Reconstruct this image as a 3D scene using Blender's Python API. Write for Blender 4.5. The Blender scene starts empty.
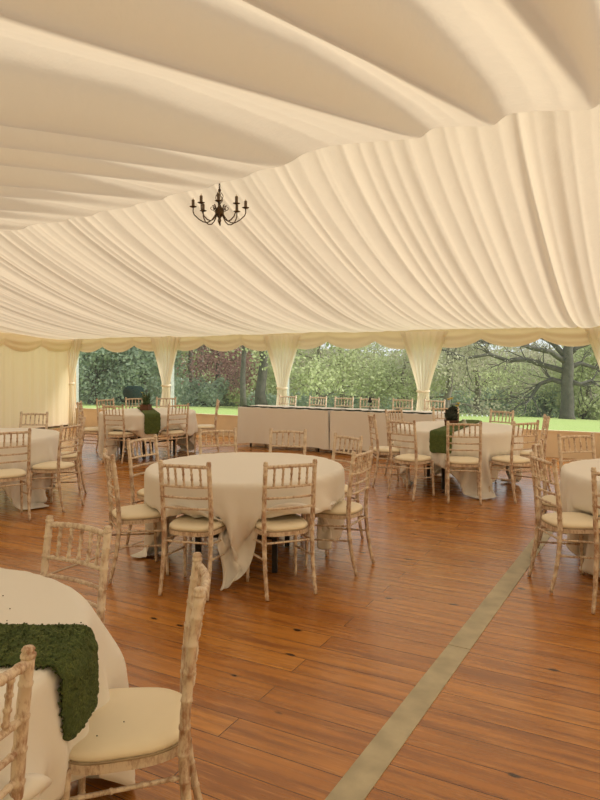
import bpy, math, random
import numpy as np
from mathutils import Vector, Matrix
random.seed(7)
RNG = np.random.default_rng(11)
PI = math.pi
scene = bpy.context.scene
COL = scene.collection

# ------------------------------------------------------------------ camera
CAM_H = 1.62
FPX = 650.0
HOR = 361.0
YAW = math.radians(28.0)
cd = bpy.data.cameras.new('camera')
cam = bpy.data.objects.new('camera', cd)
COL.objects.link(cam)
cam.location = (0, 0, CAM_H)
cam.rotation_euler = (PI / 2, 0, YAW)
cd.sensor_width = 36.0
cd.lens = 36.0 * FPX / 800.0
cd.shift_y = -(400.0 - HOR) / 800.0
cd.clip_start = 0.05
cd.clip_end = 600
scene.camera = cam

# ------------------------------------------------------------------ world, sun, exposure
w = bpy.data.worlds.new('overcast_sky')
scene.world = w
w.use_nodes = True
wn = w.node_tree.nodes
wl = w.node_tree.links
bg = wn['Background']
tc = wn.new('ShaderNodeTexCoord')
nz = wn.new('ShaderNodeTexNoise')
nz.inputs['Scale'].default_value = 2.2
nz.inputs['Detail'].default_value = 4
rp = wn.new('ShaderNodeValToRGB')
rp.color_ramp.elements[0].position = 0.3
rp.color_ramp.elements[0].color = (0.86, 0.90, 0.95, 1)
rp.color_ramp.elements[1].position = 0.7
rp.color_ramp.elements[1].color = (1.0, 1.0, 1.0, 1)
wl.new(tc.outputs['Generated'], nz.inputs['Vector'])
wl.new(nz.outputs['Fac'], rp.inputs['Fac'])
wl.new(rp.outputs['Color'], bg.inputs['Color'])
bg.inputs['Strength'].default_value = 0.9

sd = bpy.data.lights.new('sun', 'SUN')
sun = bpy.data.objects.new('sun', sd)
COL.objects.link(sun)
sd.energy = 4.0
sd.angle = math.radians(14)
sd.color = (1.0, 0.95, 0.86)
SUN_DIR = Vector((-0.85, -0.30, -0.62)).normalized()      # the way the light travels
sun.rotation_euler = SUN_DIR.to_track_quat('-Z', 'Y').to_euler()

vs = scene.view_settings
vs.view_transform = 'Standard'
vs.look = 'None'
vs.gamma = 1.0
vs.use_curve_mapping = False
vs.exposure = 0.24

# ------------------------------------------------------------------ helpers
CY, SY = math.cos(YAW), math.sin(YAW)


def c2w(x, z):
    """camera-frame ground point (x right, z ahead) -> world X, Y"""
    return (x * CY - z * SY, x * SY + z * CY)


def cdir(x, z):
    X, Y = c2w(x, z)
    return Vector((X, Y, 0)).normalized()


def link_mesh(name, verts, faces, mat, parent=None, smooth=True, uvs=None):
    me = bpy.data.meshes.new(name)
    me.from_pydata([tuple(map(float, v)) for v in verts], [], faces)
    if smooth:
        me.polygons.foreach_set('use_smooth', [True] * len(me.polygons))
    me.materials.append(mat)
    me.update()
    o = bpy.data.objects.new(name, me)
    COL.objects.link(o)
    if parent:
        o.parent = parent
    return o


def struct(name, verts, faces, mat, smooth=True):
    o = link_mesh(name, verts, faces, mat, None, smooth)
    o['kind'] = 'structure'
    return o


def empty(name, loc, rz, label, cat, group=None):
    o = bpy.data.objects.new(name, None)
    o.empty_display_size = 0.1
    COL.objects.link(o)
    o.location = loc
    o.rotation_euler = (0, 0, rz)
    tag(o, label, cat, group)
    return o


def tag(o, label, cat, group=None, kind=None):
    o['label'] = label
    o['category'] = cat
    if group:
        o['group'] = group
    if kind:
        o['kind'] = kind
    return o


def grid(nu, nv, fn, closed_u=False):
    """fn(i, j) -> point; returns verts, faces"""
    V = [fn(i, j) for j in range(nv) for i in range(nu)]
    F = []
    iu = nu if closed_u else nu - 1
    for j in range(nv - 1):
        for i in range(iu):
            a = j * nu + i
            b = j * nu + (i + 1) % nu
            F.append((a, b, b + nu, a + nu))
    return V, F


class MB:
    def __init__(self):
        self.V = []
        self.F = []

    def add(self, V, F):
        n = len(self.V)
        self.V += [tuple(v) for v in V]
        self.F += [tuple(i + n for i in f) for f in F]
        return self

    def box(self, lo, hi, m=None):
        x0, y0, z0 = lo
        x1, y1, z1 = hi
        V = [(x0, y0, z0), (x1, y0, z0), (x1, y1, z0), (x0, y1, z0), (x0, y0, z1), (x1, y0, z1), (x1, y1, z1), (x0, y1, z1)]
        if m is not None:
            V = [tuple(m @ Vector(v)) for v in V]
        F = [(0, 3, 2, 1), (4, 5, 6, 7), (0, 1, 5, 4), (1, 2, 6, 5), (2, 3, 7, 6), (3, 0, 4, 7)]
        return self.add(V, F)

    def tube(self, pts, rad, seg=8, cap=True):
        pts = [Vector(p) for p in pts]
        n = len(pts)
        if not hasattr(rad, '__len__'):
            rad = [rad] * n
        V = []
        ref = None
        for k in range(n):
            d = (pts[min(k + 1, n - 1)] - pts[max(k - 1, 0)])
            if d.length < 1e-9:
                d = Vector((0, 0, 1))
            d.normalize()
            if ref is None:
                ref = Vector((1, 0, 0)) if abs(d.x) < 0.8 else Vector((0, 1, 0))
            u = (ref - d * ref.dot(d)).normalized()
            ref = u
            v = d.cross(u)
            for s in range(seg):
                a = 2 * PI * s / seg
                V.append(pts[k] + (u * math.cos(a) + v * math.sin(a)) * rad[k])
        F = []
        for k in range(n - 1):
            for s in range(seg):
                a = k * seg + s
                b = k * seg + (s + 1) % seg
                F.append((a, b, b + seg, a + seg))
        if cap:
            F.append(tuple(reversed(range(seg))))
            F.append(tuple(range((n - 1) * seg, n * seg)))
        return self.add(V, F)

    def lathe(self, prof, seg=20, c=(0, 0, 0)):
        V, F = grid(seg, len(prof), lambda i, j: (c[0] + prof[j][0] * math.cos(2 * PI * i / seg), c[1] + prof[j][0] * math.sin(2 * PI * i / seg), c[2] + prof[j][1]), True)
        F.append(tuple(reversed(range(seg))))
        F.append(tuple(range((len(prof) - 1) * seg, len(prof) * seg)))
        return self.add(V, F)

    def build(self, name, mat, parent=None, smooth=True):
        return link_mesh(name, self.V, self.F, mat, parent, smooth)


def smoothstep(a, b, x):
    t = np.clip((x - a) / (b - a), 0, 1)
    return t * t * (3 - 2 * t)


_tab = RNG.random(4096)


def vnoise(x, seed=0):
    """smooth 1-D value noise in -1..1 (numpy)"""
    x = np.asarray(x, dtype=float) + 500.0
    i = np.floor(x).astype(int)
    f = x - i
    f = f * f * (3 - 2 * f)
    a = _tab[(i + seed * 97) % 4096]
    b = _tab[(i + 1 + seed * 97) % 4096]
    return (a + (b - a) * f) * 2 - 1


# ------------------------------------------------------------------ materials
def new_mat(name):
    m = bpy.data.materials.new(name)
    m.use_nodes = True
    nt = m.node_tree
    return m, nt.nodes, nt.links, nt.nodes['Principled BSDF'], nt.nodes['Material Output']


def mix_col(n, l, fac, a, b):
    mx = n.new('ShaderNodeMix')
    mx.data_type = 'RGBA'
    if isinstance(fac, (int, float)):
        mx.inputs[0].default_value = fac
    else:
        l.new(fac, mx.inputs[0])
    for k, c in ((6, a), (7, b)):
        if isinstance(c, tuple):
            mx.inputs[k].default_value = (*c, 1)
        else:
            l.new(c, mx.inputs[k])
    return mx.outputs[2]


def ramp(n, l, src, p0, p1):
    r = n.new('ShaderNodeMapRange')
    r.inputs['From Min'].default_value = p0
    r.inputs['From Max'].default_value = p1
    l.new(src, r.inputs['Value'])
    return r.outputs['Result']


def coords(n, l, scale=(1, 1, 1), which='Object', rot=(0, 0, 0)):
    t = n.new('ShaderNodeTexCoord')
    mp = n.new('ShaderNodeMapping')
    mp.inputs['Scale'].default_value = scale
    mp.inputs['Rotation'].default_value = rot
    l.new(t.outputs[which], mp.inputs['Vector'])
    return mp.outputs['Vector']


def noise(n, l, vec, scale, detail=3, rough=0.5):
    t = n.new('ShaderNodeTexNoise')
    t.inputs['Scale'].default_value = scale
    t.inputs['Detail'].default_value = detail
    t.inputs['Roughness'].default_value = rough
    if vec is not None:
        l.new(vec, t.inputs['Vector'])
    return t.outputs['Fac']


def bump(n, l, height, strength, dist, target):
    b = n.new('ShaderNodeBump')
    b.inputs['Strength'].default_value = strength
    b.inputs['Distance'].default_value = dist
    l.new(height, b.inputs['Height'])
    l.new(b.outputs['Normal'], target)
    return b


def mat_simple(name, col, rough=0.6, metal=0.0, var=0.12, scale=20, bumpy=0.0):
    m, n, l, p, o = new_mat(name)
    v = coords(n, l)
    f = noise(n, l, v, scale)
    l.new(mix_col(n, l, ramp(n, l, f, 0.3, 0.7), tuple(c * (1 - var) for c in col), tuple(min(1, c * (1 + var)) for c in col)), p.inputs['Base Color'])
    p.inputs['Roughness'].default_value = rough
    p.inputs['Metallic'].default_value = metal
    if bumpy:
        bump(n, l, f, bumpy, 0.01, p.inputs['Normal'])
    return m


def mat_fabric(name, dcol, tcol, tfac, weave=0.15, big=0.35):
    """thin cloth: part of the light scatters back, part passes through"""
    m, n, l, p, o = new_mat(name)
    n.remove(p)
    v = coords(n, l)
    f = noise(n, l, v, 1.3, 4)
    f2 = noise(n, l, v, 60, 2)
    d = n.new('ShaderNodeBsdfDiffuse')
    t = n.new('ShaderNodeBsdfTranslucent')
    l.new(mix_col(n, l, f, tuple(c * 0.97 for c in dcol), dcol), d.inputs['Color'])
    l.new(mix_col(n, l, f, tuple(c * 0.97 for c in tcol), tcol), t.inputs['Color'])
    mx = n.new('ShaderNodeMixShader')
    mx.inputs[0].default_value = tfac
    l.new(d.outputs[0], mx.inputs[1])
    l.new(t.outputs[0], mx.inputs[2])
    l.new(mx.outputs[0], o.inputs['Surface'])
    ad = n.new('ShaderNodeMath')
    ad.operation = 'MULTIPLY_ADD'
    l.new(f2, ad.inputs[0])
    ad.inputs[1].default_value = 0.05
    l.new(noise(n, l, v, 5, 4), ad.inputs[2])
    b = bump(n, l, ad.outputs[0], big, 0.02, d.inputs['Normal'])
    l.new(b.outputs['Normal'], t.inputs['Normal'])
    return m


M_LINER = mat_fabric('ivory_liner_cloth', (0.80, 0.69, 0.52), (0.72, 0.605, 0.435), 0.50, big=0.6)
M_WALLCLOTH = mat_fabric('ivory_wall_cloth', (0.84, 0.70, 0.50), (0.98, 0.72, 0.46), 0.6)
M_VALANCE = mat_fabric('ivory_valance_cloth', (0.88, 0.78, 0.60), (0.92, 0.74, 0.50), 0.2)
M_CURTAIN = mat_fabric('ivory_curtain_cloth', (0.92, 0.86, 0.75), (0.98, 0.93, 0.80), 0.5)
M_TABLECLOTH = mat_fabric('white_table_linen', (0.92, 0.89, 0.86), (0.7, 0.65, 0.57), 0.10, big=0.2)


def mat_floor():
    m, n, l, p, o = new_mat('varnished_pine_boards')
    v = coords(n, l)
    br = n.new('ShaderNodeTexBrick')
    br.offset = 0.37
    br.offset_frequency = 2
    br.inputs['Color1'].default_value = (0, 0, 0, 1)
    br.inputs['Color2'].default_value = (1, 1, 1, 1)
    br.inputs['Mortar'].default_value = (0.5, 0.5, 0.5, 1)
    br.inputs['Scale'].default_value = 1
    br.inputs['Mortar Size'].default_value = 0.0022
    br.inputs['Mortar Smooth'].default_value = 0.3
    br.inputs['Brick Width'].default_value = 4.4
    br.inputs['Row Height'].default_value = 0.165
    l.new(v, br.inputs['Vector'])
    bw = n.new('ShaderNodeSeparateColor')
    l.new(br.outputs['Color'], bw.inputs[0])
    tone = bw.outputs[0]
    # grain drawn out along the boards, shifted from board to board
    comb = n.new('ShaderNodeVectorMath')
    comb.operation = 'MULTIPLY_ADD'
    l.new(tone, comb.inputs[0])
    comb.inputs[1].default_value = (37, 0, 19)
    l.new(coords(n, l, (0.55, 9, 1)), comb.inputs[2])
    g = noise(n, l, comb.outputs[0], 2.4, 6, 0.6)
    g2 = noise(n, l, comb.outputs[0], 9, 4, 0.6)
    base = mix_col(n, l, tone, (0.45, 0.170, 0.030), (0.62, 0.27, 0.055))
    c1 = mix_col(n, l, ramp(n, l, g, 0.38, 0.68), base, (0.25, 0.088, 0.024))
    c1b = mix_col(n, l, ramp(n, l, g2, 0.55, 0.85), c1, (0.68, 0.34, 0.12))
    # worn pale and grey scuffs
    big = noise(n, l, v, 0.55, 3)
    c2 = mix_col(n, l, ramp(n, l, big, 0.56, 0.80), c1b, (0.42, 0.22, 0.10))
    big2 = noise(n, l, coords(n, l, (0.7, 2.2, 1)), 1.1, 4)
    c2 = mix_col(n, l, ramp(n, l, big2, 0.66, 0.9), c2, (0.19, 0.12, 0.075))
    # knots
    vo = n.new('ShaderNodeTexVoronoi')
    vo.inputs['Scale'].default_value = 1
    vo.inputs['Randomness'].default_value = 1
    kv = coords(n, l, (3.0, 6.5, 1))
    kd = n.new('ShaderNodeVectorMath')
    kd.operation = 'MULTIPLY_ADD'
    l.new(noise(n, l, v, 6), kd.inputs[0])
    kd.inputs[1].default_value = (0.25, 0.25, 0)
    l.new(kv, kd.inputs[2])
    l.new(kd.outputs[0], vo.inputs['Vector'])
    kn = ramp(n, l, vo.outputs['Distance'], 0.12, 0.07)
    sc = n.new('ShaderNodeSeparateColor')
    l.new(vo.outputs['Color'], sc.inputs[0])
    pick = n.new('ShaderNodeMath')
    pick.operation = 'GREATER_THAN'
    l.new(sc.outputs[0], pick.inputs[0])
    pick.inputs[1].default_value = 0.30
    ml = n.new('ShaderNodeMath')
    ml.operation = 'MULTIPLY'
    l.new(kn, ml.inputs[0])
    l.new(pick.outputs[0], ml.inputs[1])
    c3 = mix_col(n, l, ml.outputs[0], c2, (0.045, 0.018, 0.008))
    c4 = mix_col(n, l, br.outputs['Fac'], c3, (0.05, 0.02, 0.01))
    l.new(c4, p.inputs['Base Color'])
    l.new(ramp_to(n, l, g, 0.2, 0.34), p.inputs['Roughness'])
    p.inputs['Coat Weight'].default_value = 0.25
    p.inputs['Coat Roughness'].default_value = 0.16
    inv = n.new('ShaderNodeMath')
    inv.operation = 'MULTIPLY_ADD'
    l.new(br.outputs['Fac'], inv.inputs[0])
    inv.inputs[1].default_value = -1.0
    l.new(big, inv.inputs[2])
    b = bump(n, l, inv.outputs[0], 0.35, 0.004, p.inputs['Normal'])
    l.new(b.outputs['Normal'], p.inputs['Coat Normal'])
    return m


def ramp_to(n, l, src, lo, hi):
    r = n.new('ShaderNodeMapRange')
    r.inputs['To Min'].default_value = lo
    r.inputs['To Max'].default_value = hi
    l.new(src, r.inputs['Value'])
    return r.outputs['Result']


M_FLOOR = mat_floor()


def mat_limewash():
    m, n, l, p, o = new_mat('limewashed_beech')
    v = coords(n, l, (1, 1, 0.35))
    f = noise(n, l, v, 80, 5, 0.7)
    f2 = noise(n, l, coords(n, l), 14, 3)
    ad = n.new('ShaderNodeMath')
    ad.operation = 'MULTIPLY_ADD'
    l.new(f2, ad.inputs[0])
    ad.inputs[1].default_value = 0.7
    l.new(f, ad.inputs[2])
    c = mix_col(n, l, ramp(n, l, ad.outputs[0], 0.78, 1.04), (0.74, 0.62, 0.50), (0.38, 0.22, 0.14))
    l.new(c, p.inputs['Base Color'])
    p.inputs['Roughness'].default_value = 0.45
    bump(n, l, f, 0.2, 0.003, p.inputs['Normal'])
    return m


M_LIME = mat_limewash()
M_SEAT = mat_simple('ivory_seat_pad', (0.88, 0.79, 0.62), 0.5, var=0.04, scale=4)
M_SEAM = mat_simple('tan_seat_welt', (0.36, 0.28, 0.19), 0.7)
M_BLACK = mat_simple('black_steel', (0.02, 0.02, 0.022), 0.4, 0.3)
M_PLY = mat_simple('birch_ply', (0.45, 0.33, 0.2), 0.6)
M_STRIP = mat_simple('grey_floor_strip', (0.46, 0.41, 0.30), 0.6, 0.0, var=0.18, scale=9)
M_THIN = mat_simple('worn_joint_strip', (0.42, 0.30, 0.20), 0.35, 0.2, var=0.2)
M_ALU = mat_simple('aluminium_frame', (0.62, 0.62, 0.60), 0.35, 0.8)
M_BRONZE = mat_simple('aged_bronze', (0.10, 0.065, 0.035), 0.35, 0.85, var=0.3, scale=60)
M_CANDLE = mat_simple('bronze_candle_sleeve', (0.12, 0.08, 0.045), 0.55, 0.1)
M_BULB = mat_simple('clear_bulb', (0.75, 0.65, 0.45), 0.15)
M_SKIRT = mat_simple('cream_skirt_panel', (0.82, 0.68, 0.50), 0.6, var=0.06, scale=3)
M_GAP = mat_simple('dark_wall_gap', (0.12, 0.085, 0.05), 0.8)  # dark colour painted in for the shade under the wall cloth
M_DKGREEN = mat_simple('dark_green_canvas', (0.006, 0.018, 0.016), 1.0, 0.0)
M_DKGREEN.node_tree.nodes['Principled BSDF'].inputs['Specular IOR Level'].default_value = 0.05
M_WOODBOX = mat_simple('rustic_wood_box', (0.13, 0.055, 0.03), 0.75, var=0.3, scale=30)
M_DARKLEAF = mat_simple('dark_foliage', (0.02, 0.028, 0.018), 0.7, var=0.5, scale=60)
M_MIDLEAF = mat_simple('green_leaf', (0.05, 0.09, 0.03), 0.7, var=0.5, scale=60)
M_YELLOW = mat_simple('yellow_petal', (0.72, 0.55, 0.05), 0.6)
M_JAR = mat_simple('pale_glass_jar', (0.45, 0.48, 0.38), 0.12)
M_STONE = mat_simple('white_stone', (0.75, 0.75, 0.70), 0.8)
M_CRUMB = mat_simple('dark_moss_crumb', (0.05, 0.04, 0.02), 0.9)


def mat_moss():
    m, n, l, p, o = new_mat('moss_matting')
    v = coords(n, l)
    f = noise(n, l, v, 130, 4, 0.7)
    f2 = noise(n, l, v, 18, 3)
    c = mix_col(n, l, ramp(n, l, f, 0.35, 0.7), (0.036, 0.064, 0.017), (0.19, 0.245, 0.07))
    c = mix_col(n, l, ramp(n, l, f2, 0.4, 0.75), c, (0.07, 0.11, 0.032))
    l.new(c, p.inputs['Base Color'])
    p.inputs['Roughness'].default_value = 0.95
    bump(n, l, f, 1.0, 0.012, p.inputs['Normal'])
    return m


M_MOSS = mat_moss()


def mat_pvc():
    m, n, l, p, o = new_mat('clear_window_film')
    n.remove(p)
    tr = n.new('ShaderNodeBsdfTransparent')
    tr.inputs['Color'].default_value = (0.93, 0.96, 0.94, 1)
    gl = n.new('ShaderNodeBsdfGlossy')
    gl.inputs['Roughness'].default_value = 0.08
    gl.inputs['Color'].default_value = (0.9, 0.95, 0.95, 1)
    tl = n.new('ShaderNodeBsdfTranslucent')
    tl.inputs['Color'].default_value = (0.80, 0.92, 0.92, 1)
    v = coords(n, l, (1, 1, 0.6))
    f = noise(n, l, v, 2.5, 3)
    bump(n, l, f, 0.12, 0.02, gl.inputs['Normal'])
    m1 = n.new('ShaderNodeMixShader')
    l.new(ramp_to(n, l, f, 0.01, 0.035), m1.inputs[0])
    l.new(tr.outputs[0], m1.inputs[1])
    l.new(tl.outputs[0], m1.inputs[2])
    m2 = n.new('ShaderNodeMixShader')
    m2.inputs[0].default_value = 0.028
    l.new(m1.outputs[0], m2.inputs[1])
    l.new(gl.outputs[0], m2.inputs[2])
    l.new(m2.outputs[0], o.inputs['Surface'])
    return m


M_PVC = mat_pvc()


def mat_leaf(name, c0, c1, tcol, sc=0.35):
    m, n, l, p, o = new_mat(name)
    v = coords(n, l)
    f = noise(n, l, v, sc, 4, 0.65)
    f2 = noise(n, l, v, 3.0, 2)
    col = mix_col(n, l, ramp(n, l, f, 0.3, 0.7), c0, c1)
    col = mix_col(n, l, ramp(n, l, f2, 0.5, 0.9), col, tcol)
    n.remove(p)
    d = n.new('ShaderNodeBsdfDiffuse')
    t = n.new('ShaderNodeBsdfTranslucent')
    l.new(col, d.inputs['Color'])
    l.new(col, t.inputs['Color'])
    mx = n.new('ShaderNodeMixShader')
    mx.inputs[0].default_value = 0.35
    l.new(d.outputs[0], mx.inputs[1])
    l.new(t.outputs[0], mx.inputs[2])
    l.new(mx.outputs[0], o.inputs['Surface'])
    return m


L_SPRING = mat_leaf('spring_leaves', (0.38, 0.42, 0.22), (0.60, 0.64, 0.36), (0.70, 0.72, 0.48))  # leaf colours below are paled, so the hazy look is in the albedo
L_OLIVE = mat_leaf('olive_leaves', (0.36, 0.38, 0.22), (0.58, 0.58, 0.36), (0.68, 0.64, 0.46))
L_PALE = mat_leaf('pale_haze_leaves', (0.42, 0.41, 0.29), (0.56, 0.53, 0.38), (0.60, 0.52, 0.42))  # palest set, background haze mixed into the leaf colour
L_DARK = mat_leaf('evergreen_leaves', (0.24, 0.31, 0.23), (0.42, 0.50, 0.36), (0.55, 0.56, 0.40))
L_COPPER = mat_leaf('copper_leaves', (0.26, 0.13, 0.12), (0.44, 0.25, 0.23), (0.52, 0.34, 0.30))
M_BARK = mat_simple('grey_brown_bark', (0.20, 0.17, 0.14), 0.9, var=0.3, scale=3, bumpy=0.4)
M_BARKDK = mat_simple('dark_bark', (0.095, 0.085, 0.07), 0.9, var=0.3, scale=3, bumpy=0.4)


def mat_grass():
    m, n, l, p, o = new_mat('lawn_grass')
    v = coords(n, l)
    f = noise(n, l, v, 0.25, 3)
    f2 = noise(n, l, v, 9, 5, 0.7)
    c = mix_col(n, l, f2, (0.26, 0.36, 0.085), (0.42, 0.52, 0.16))
    c = mix_col(n, l, ramp(n, l, f, 0.45, 0.8), c, (0.36, 0.42, 0.14))
    l.new(c, p.inputs['Base Color'])
    p.inputs['Roughness'].default_value = 0.95
    bump(n, l, f2, 0.5, 0.05, p.inputs['Normal'])
    return m


M_GRASS = mat_grass()
M_WOODFLOOR = mat_simple('woodland_ground', (0.09, 0.12, 0.05), 1.0, var=0.4, scale=0.8)

# ------------------------------------------------------------------ the marquee shell
XL, XR = -12.55, 5.45
YB, YR, YF = 11.65, 5.65, -0.45
EAVE = CAM_H + 0.565
POSTS = [-12.55, -9.54, -6.54, -3.58, -0.42, 2.45, 5.45]

# floor
struct('floor', [(XL, YF, 0), (XR, YF, 0), (XR, YB + 0.05, 0), (XL, YB + 0.05, 0), (XL, YF, -0.12), (XR, YF, -0.12), (XR, YB + 0.05, -0.12), (XL, YB + 0.05, -0.12)],
       [(0, 1, 2, 3), (7, 6, 5, 4), (0, 4, 5, 1), (1, 5, 6, 2), (2, 6, 7, 3), (3, 7, 4, 0)], M_FLOOR, False)


def strip(name, p0, p1, wd, mat, h, label, cat):
    a = Vector((*p0, 0))
    b = Vector((*p1, 0))
    d = (b - a).normalized()
    nrm = Vector((-d.y, d.x, 0)) * wd / 2
    mb = MB()
    L = (b - a).length
    k = 0.0
    step = 2.95
    segs = []
    while k < L:
        segs.append((k, min(k + step - 0.006, L)))
        k += step
    for s0, s1 in segs:
        c = [a + d * s0 - nrm, a + d * s1 - nrm, a + d * s1 + nrm, a + d * s0 + nrm]
        V = [(q.x, q.y, -0.001) for q in c] + [(q.x, q.y, h) for q in c]
        mb.add(V, [(0, 3, 2, 1), (4, 5, 6, 7), (0, 1, 5, 4), (1, 2, 6, 5), (2, 3, 7, 6), (3, 0, 4, 7)])
    o = mb.build(name, mat, None, False)
    o['kind'] = 'structure'
    return o


strip('trim_1', (-1.03, 0.72), (-0.72, 9.9), 0.125, M_STRIP, 0.004, '', '')
strip('trim_2', (-4.0, YF + 0.02), (-4.0, YB), 0.03, M_THIN, 0.003, '', '')
strip('trim_3', (-7.05, YF + 0.02), (-7.05, YB), 0.03, M_THIN, 0.003, '', '')

# ---- ceiling liner, far slope
NX = 1150
xs = np.linspace(XL, XR, NX)
dx = xs[1] - xs[0]


def blur(a, sig):
    n = max(1, int(3 * sig / dx))
    k = np.exp(-0.5 * (np.arange(-n, n + 1) * dx / sig) ** 2)
    k /= k.sum()
    return np.convolve(np.pad(a, n, mode='edge'), k, mode='valid')


def pleats(x, period, seed, power=0.8):
    u = x / period + 0.55 * vnoise(x * 1.6, seed) + 0.25 * vnoise(x * 4.1, seed + 3)
    return np.abs(np.sin(PI * u)) ** power * (0.65 + 0.35 * vnoise(x * 3.3, seed + 7))


pl_far = blur(0.085 * pleats(xs, 0.52, 1, 0.5) * (1.0 + 0.55 * vnoise(xs * 0.9, 41)) + 0.032 * pleats(xs, 0.19, 2, 0.6), 0.009)
rows = [((k / 44.0) ** 1.25) * 6.0 for k in range(45)]
P = []
for s in rows:
    h = CAM_H + 0.565 + 1.435 * (1 - s / 6.0) ** 1.95
    h += 0.13 * math.exp(-s / 0.28)
    am = 0.75 + 0.45 * math.sin(PI * min(1, s / 6.0) ** 0.8)
    if s > 5.4:
        am *= 1 - 0.55 * (s - 5.4) / 0.6
    sag = 0.05 * math.sin(PI * s / 6) * (1 - np.cos(2 * PI * (xs - XL) / 3.0)) * 0.5
    xx = xs + 0.05 * math.sin(s * 0.9) * vnoise(xs * 0.7, 5)
    P.append((xx, np.full(NX, YR + s), h - pl_far * am - sag + 0.02))

# ---- near slope, deep soft folds
creases = [XL - .2]
x = XL - 0.2
rr = random.Random(5)
while x < -2.6:
    x += rr.uniform(0.40, 0.72)
    creases.append(x)
creases = [c for c in creases if c < -4.7] + [-4.45, -3.85, -3.42, -3.0, -1.70, -1.08, -0.34, 0.22, 0.95, 1.6, 2.4, 3.1, 3.9, 4.7, 5.6]
prof = np.zeros(NX)
lowv = np.zeros(NX)
for a, b in zip(creases[:-1], creases[1:]):
    m = (xs >= a) & (xs < b)
    u = (xs[m] - a) / (b - a)
    A = min(0.30, 0.42 * (b - a))
    prof[m] = A * np.sin(PI * u ** 0.40)
prof = blur(prof, 0.035)
fine = blur(0.022 * pleats(xs, 0.21, 9), 0.018)
Pn = []
nrows = [((k / 70.0) ** 1.5) * 6.1 for k in range(71)]
for s in nrows:
    base = 1.975 - 0.235 * s + 0.006 * s * s
    lf = np.clip((-2.4 - xs) / 1.2, 0, 1)
    amp = (0.17 + 0.90 * min(1.0, s / 2.6) ** 0.72) * (1 - lf * 0.75 * (1 - float(smoothstep(-0.5, 3.0, s))))
    left = np.clip(-2.6 - xs, 0, 6)
    droop = 0.40 * (1 - np.exp(-left / 2.4)) * float(smoothstep(0.0, 0.35, s)) * math.exp(-max(0, s - 0.5) / 3.2)
    first = 0.0
    wob = 0.10 * math.sin(s * 0.8 + 0.4) * vnoise(xs * 0.45, 12) * min(1, s)
    hn = CAM_H + base + prof * amp - fine * min(1, s + .2) * 0.8 - droop
    kk = float(smoothstep(0.0, 0.15, s))
    hn = P[0][2] * (1 - kk) + hn * kk
    Pn.append((xs + wob, np.full(NX, YR - s), hn))


def lattice(P):
    V = []
    for X, Y, Z in P:
        V += list(zip(X.tolist(), Y.tolist(), Z.tolist()))
    nu = len(P[0][0])
    F = []
    for j in range(len(P) - 1):
        o = j * nu
        F += [(o + i, o + i + 1, o + nu + i + 1, o + nu + i) for i in range(nu - 1)]
    return V, F


V1, F1 = lattice(P)
V2, F2 = lattice(Pn)
n1 = len(V1)
ceil = struct('ceiling', V1 + V2, F1 + [tuple(i + n1 for i in reversed(f)) for f in F2], M_LINER)

# ---- walls: pleated lining cloth
def roof_h(Y):
    s = abs(Y - YR)
    if Y > YR:
        return CAM_H + 0.565 + 1.435 * max(0, 1 - s / 6.0) ** 1.95 + 0.04
    return CAM_H + 2.1 - 0.215 * s


def pleated_wall(name, a, b, top_fn, z0, depth, nz=14, step=0.035, mat=M_WALLCLOTH):
    a = Vector(a)
    b = Vector(b)
    L = (b - a).length
    d = (b - a).normalized()
    nrm = Vector((-d.y, d.x))
    n = int(L / step)
    t = np.linspace(0, L, n)
    off = depth * pleats(t, 0.27, 20) + depth * 0.4 * pleats(t, 0.11, 22)

    def f(i, j):
        q = a + d * t[i] + nrm * off[i]
        return (q.x, q.y, z0 + (top_fn(a + d * t[i]) - z0) * j / (nz - 1))
    V, F = grid(n, nz, f)
    return struct(name, V, F, mat)


pleated_wall('wall_left', (XL, YB), (XL, YF), lambda q: roof_h(q.y), 0.06, 0.05)
pleated_wall('wall_right', (XR, YF), (XR, YB), lambda q: roof_h(q.y), 0.02, 0.05)
pleated_wall('wall_front_unseen', (XL, YF), (XR, YF), lambda q: CAM_H + 0.95, 0.02, 0.05)  # unseen, behind the camera; added to hold back light on the chair backs
mb = MB()
mb.box((XL - 0.06, YF, 0.0), (XL - 0.02, YB, 0.075))
o = mb.build('gap_shade_left', M_GAP, None, False)  # dark strip standing in for the shaded gap below the wall cloth
o['kind'] = 'structure'

# solid low panel under the windows
mb = MB()
mb.box((XL, YB + 0.0, 0.0), (XR, YB + 0.03, 0.44))
mb.box((XL, YB - 0.012, 0.425), (XR, YB + 0.042, 0.455))
o = mb.build('wall_back', M_SKIRT, None, False)
o['kind'] = 'structure'
# frame: posts and eave beam
mb = MB()
for X in POSTS:
    mb.box((X - 0.05, YB - 0.03, 0), (X + 0.05, YB + 0.09, EAVE + .05))
mb.box((XL - .05, YB - 0.03, EAVE - 0.02), (XR + .05, YB + 0.09, EAVE + 0.12))
o = mb.build('wall_frame', M_ALU, None, False)
o['kind'] = 'structure'
# window films, gently rippled
for k in range(6):
    x0, x1 = POSTS[k] + 0.05, POSTS[k + 1] - 0.05
    V, F = grid(22, 10, lambda i, j: (x0 + (x1 - x0) * i / 21, YB + 0.02 + 0.006 * math.sin(i * 0.9 + j * 0.4 + k), 0.44 + (EAVE - 0.46) * j / 9))
    struct('window_%d' % (k + 1), V, F, M_PVC)


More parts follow.
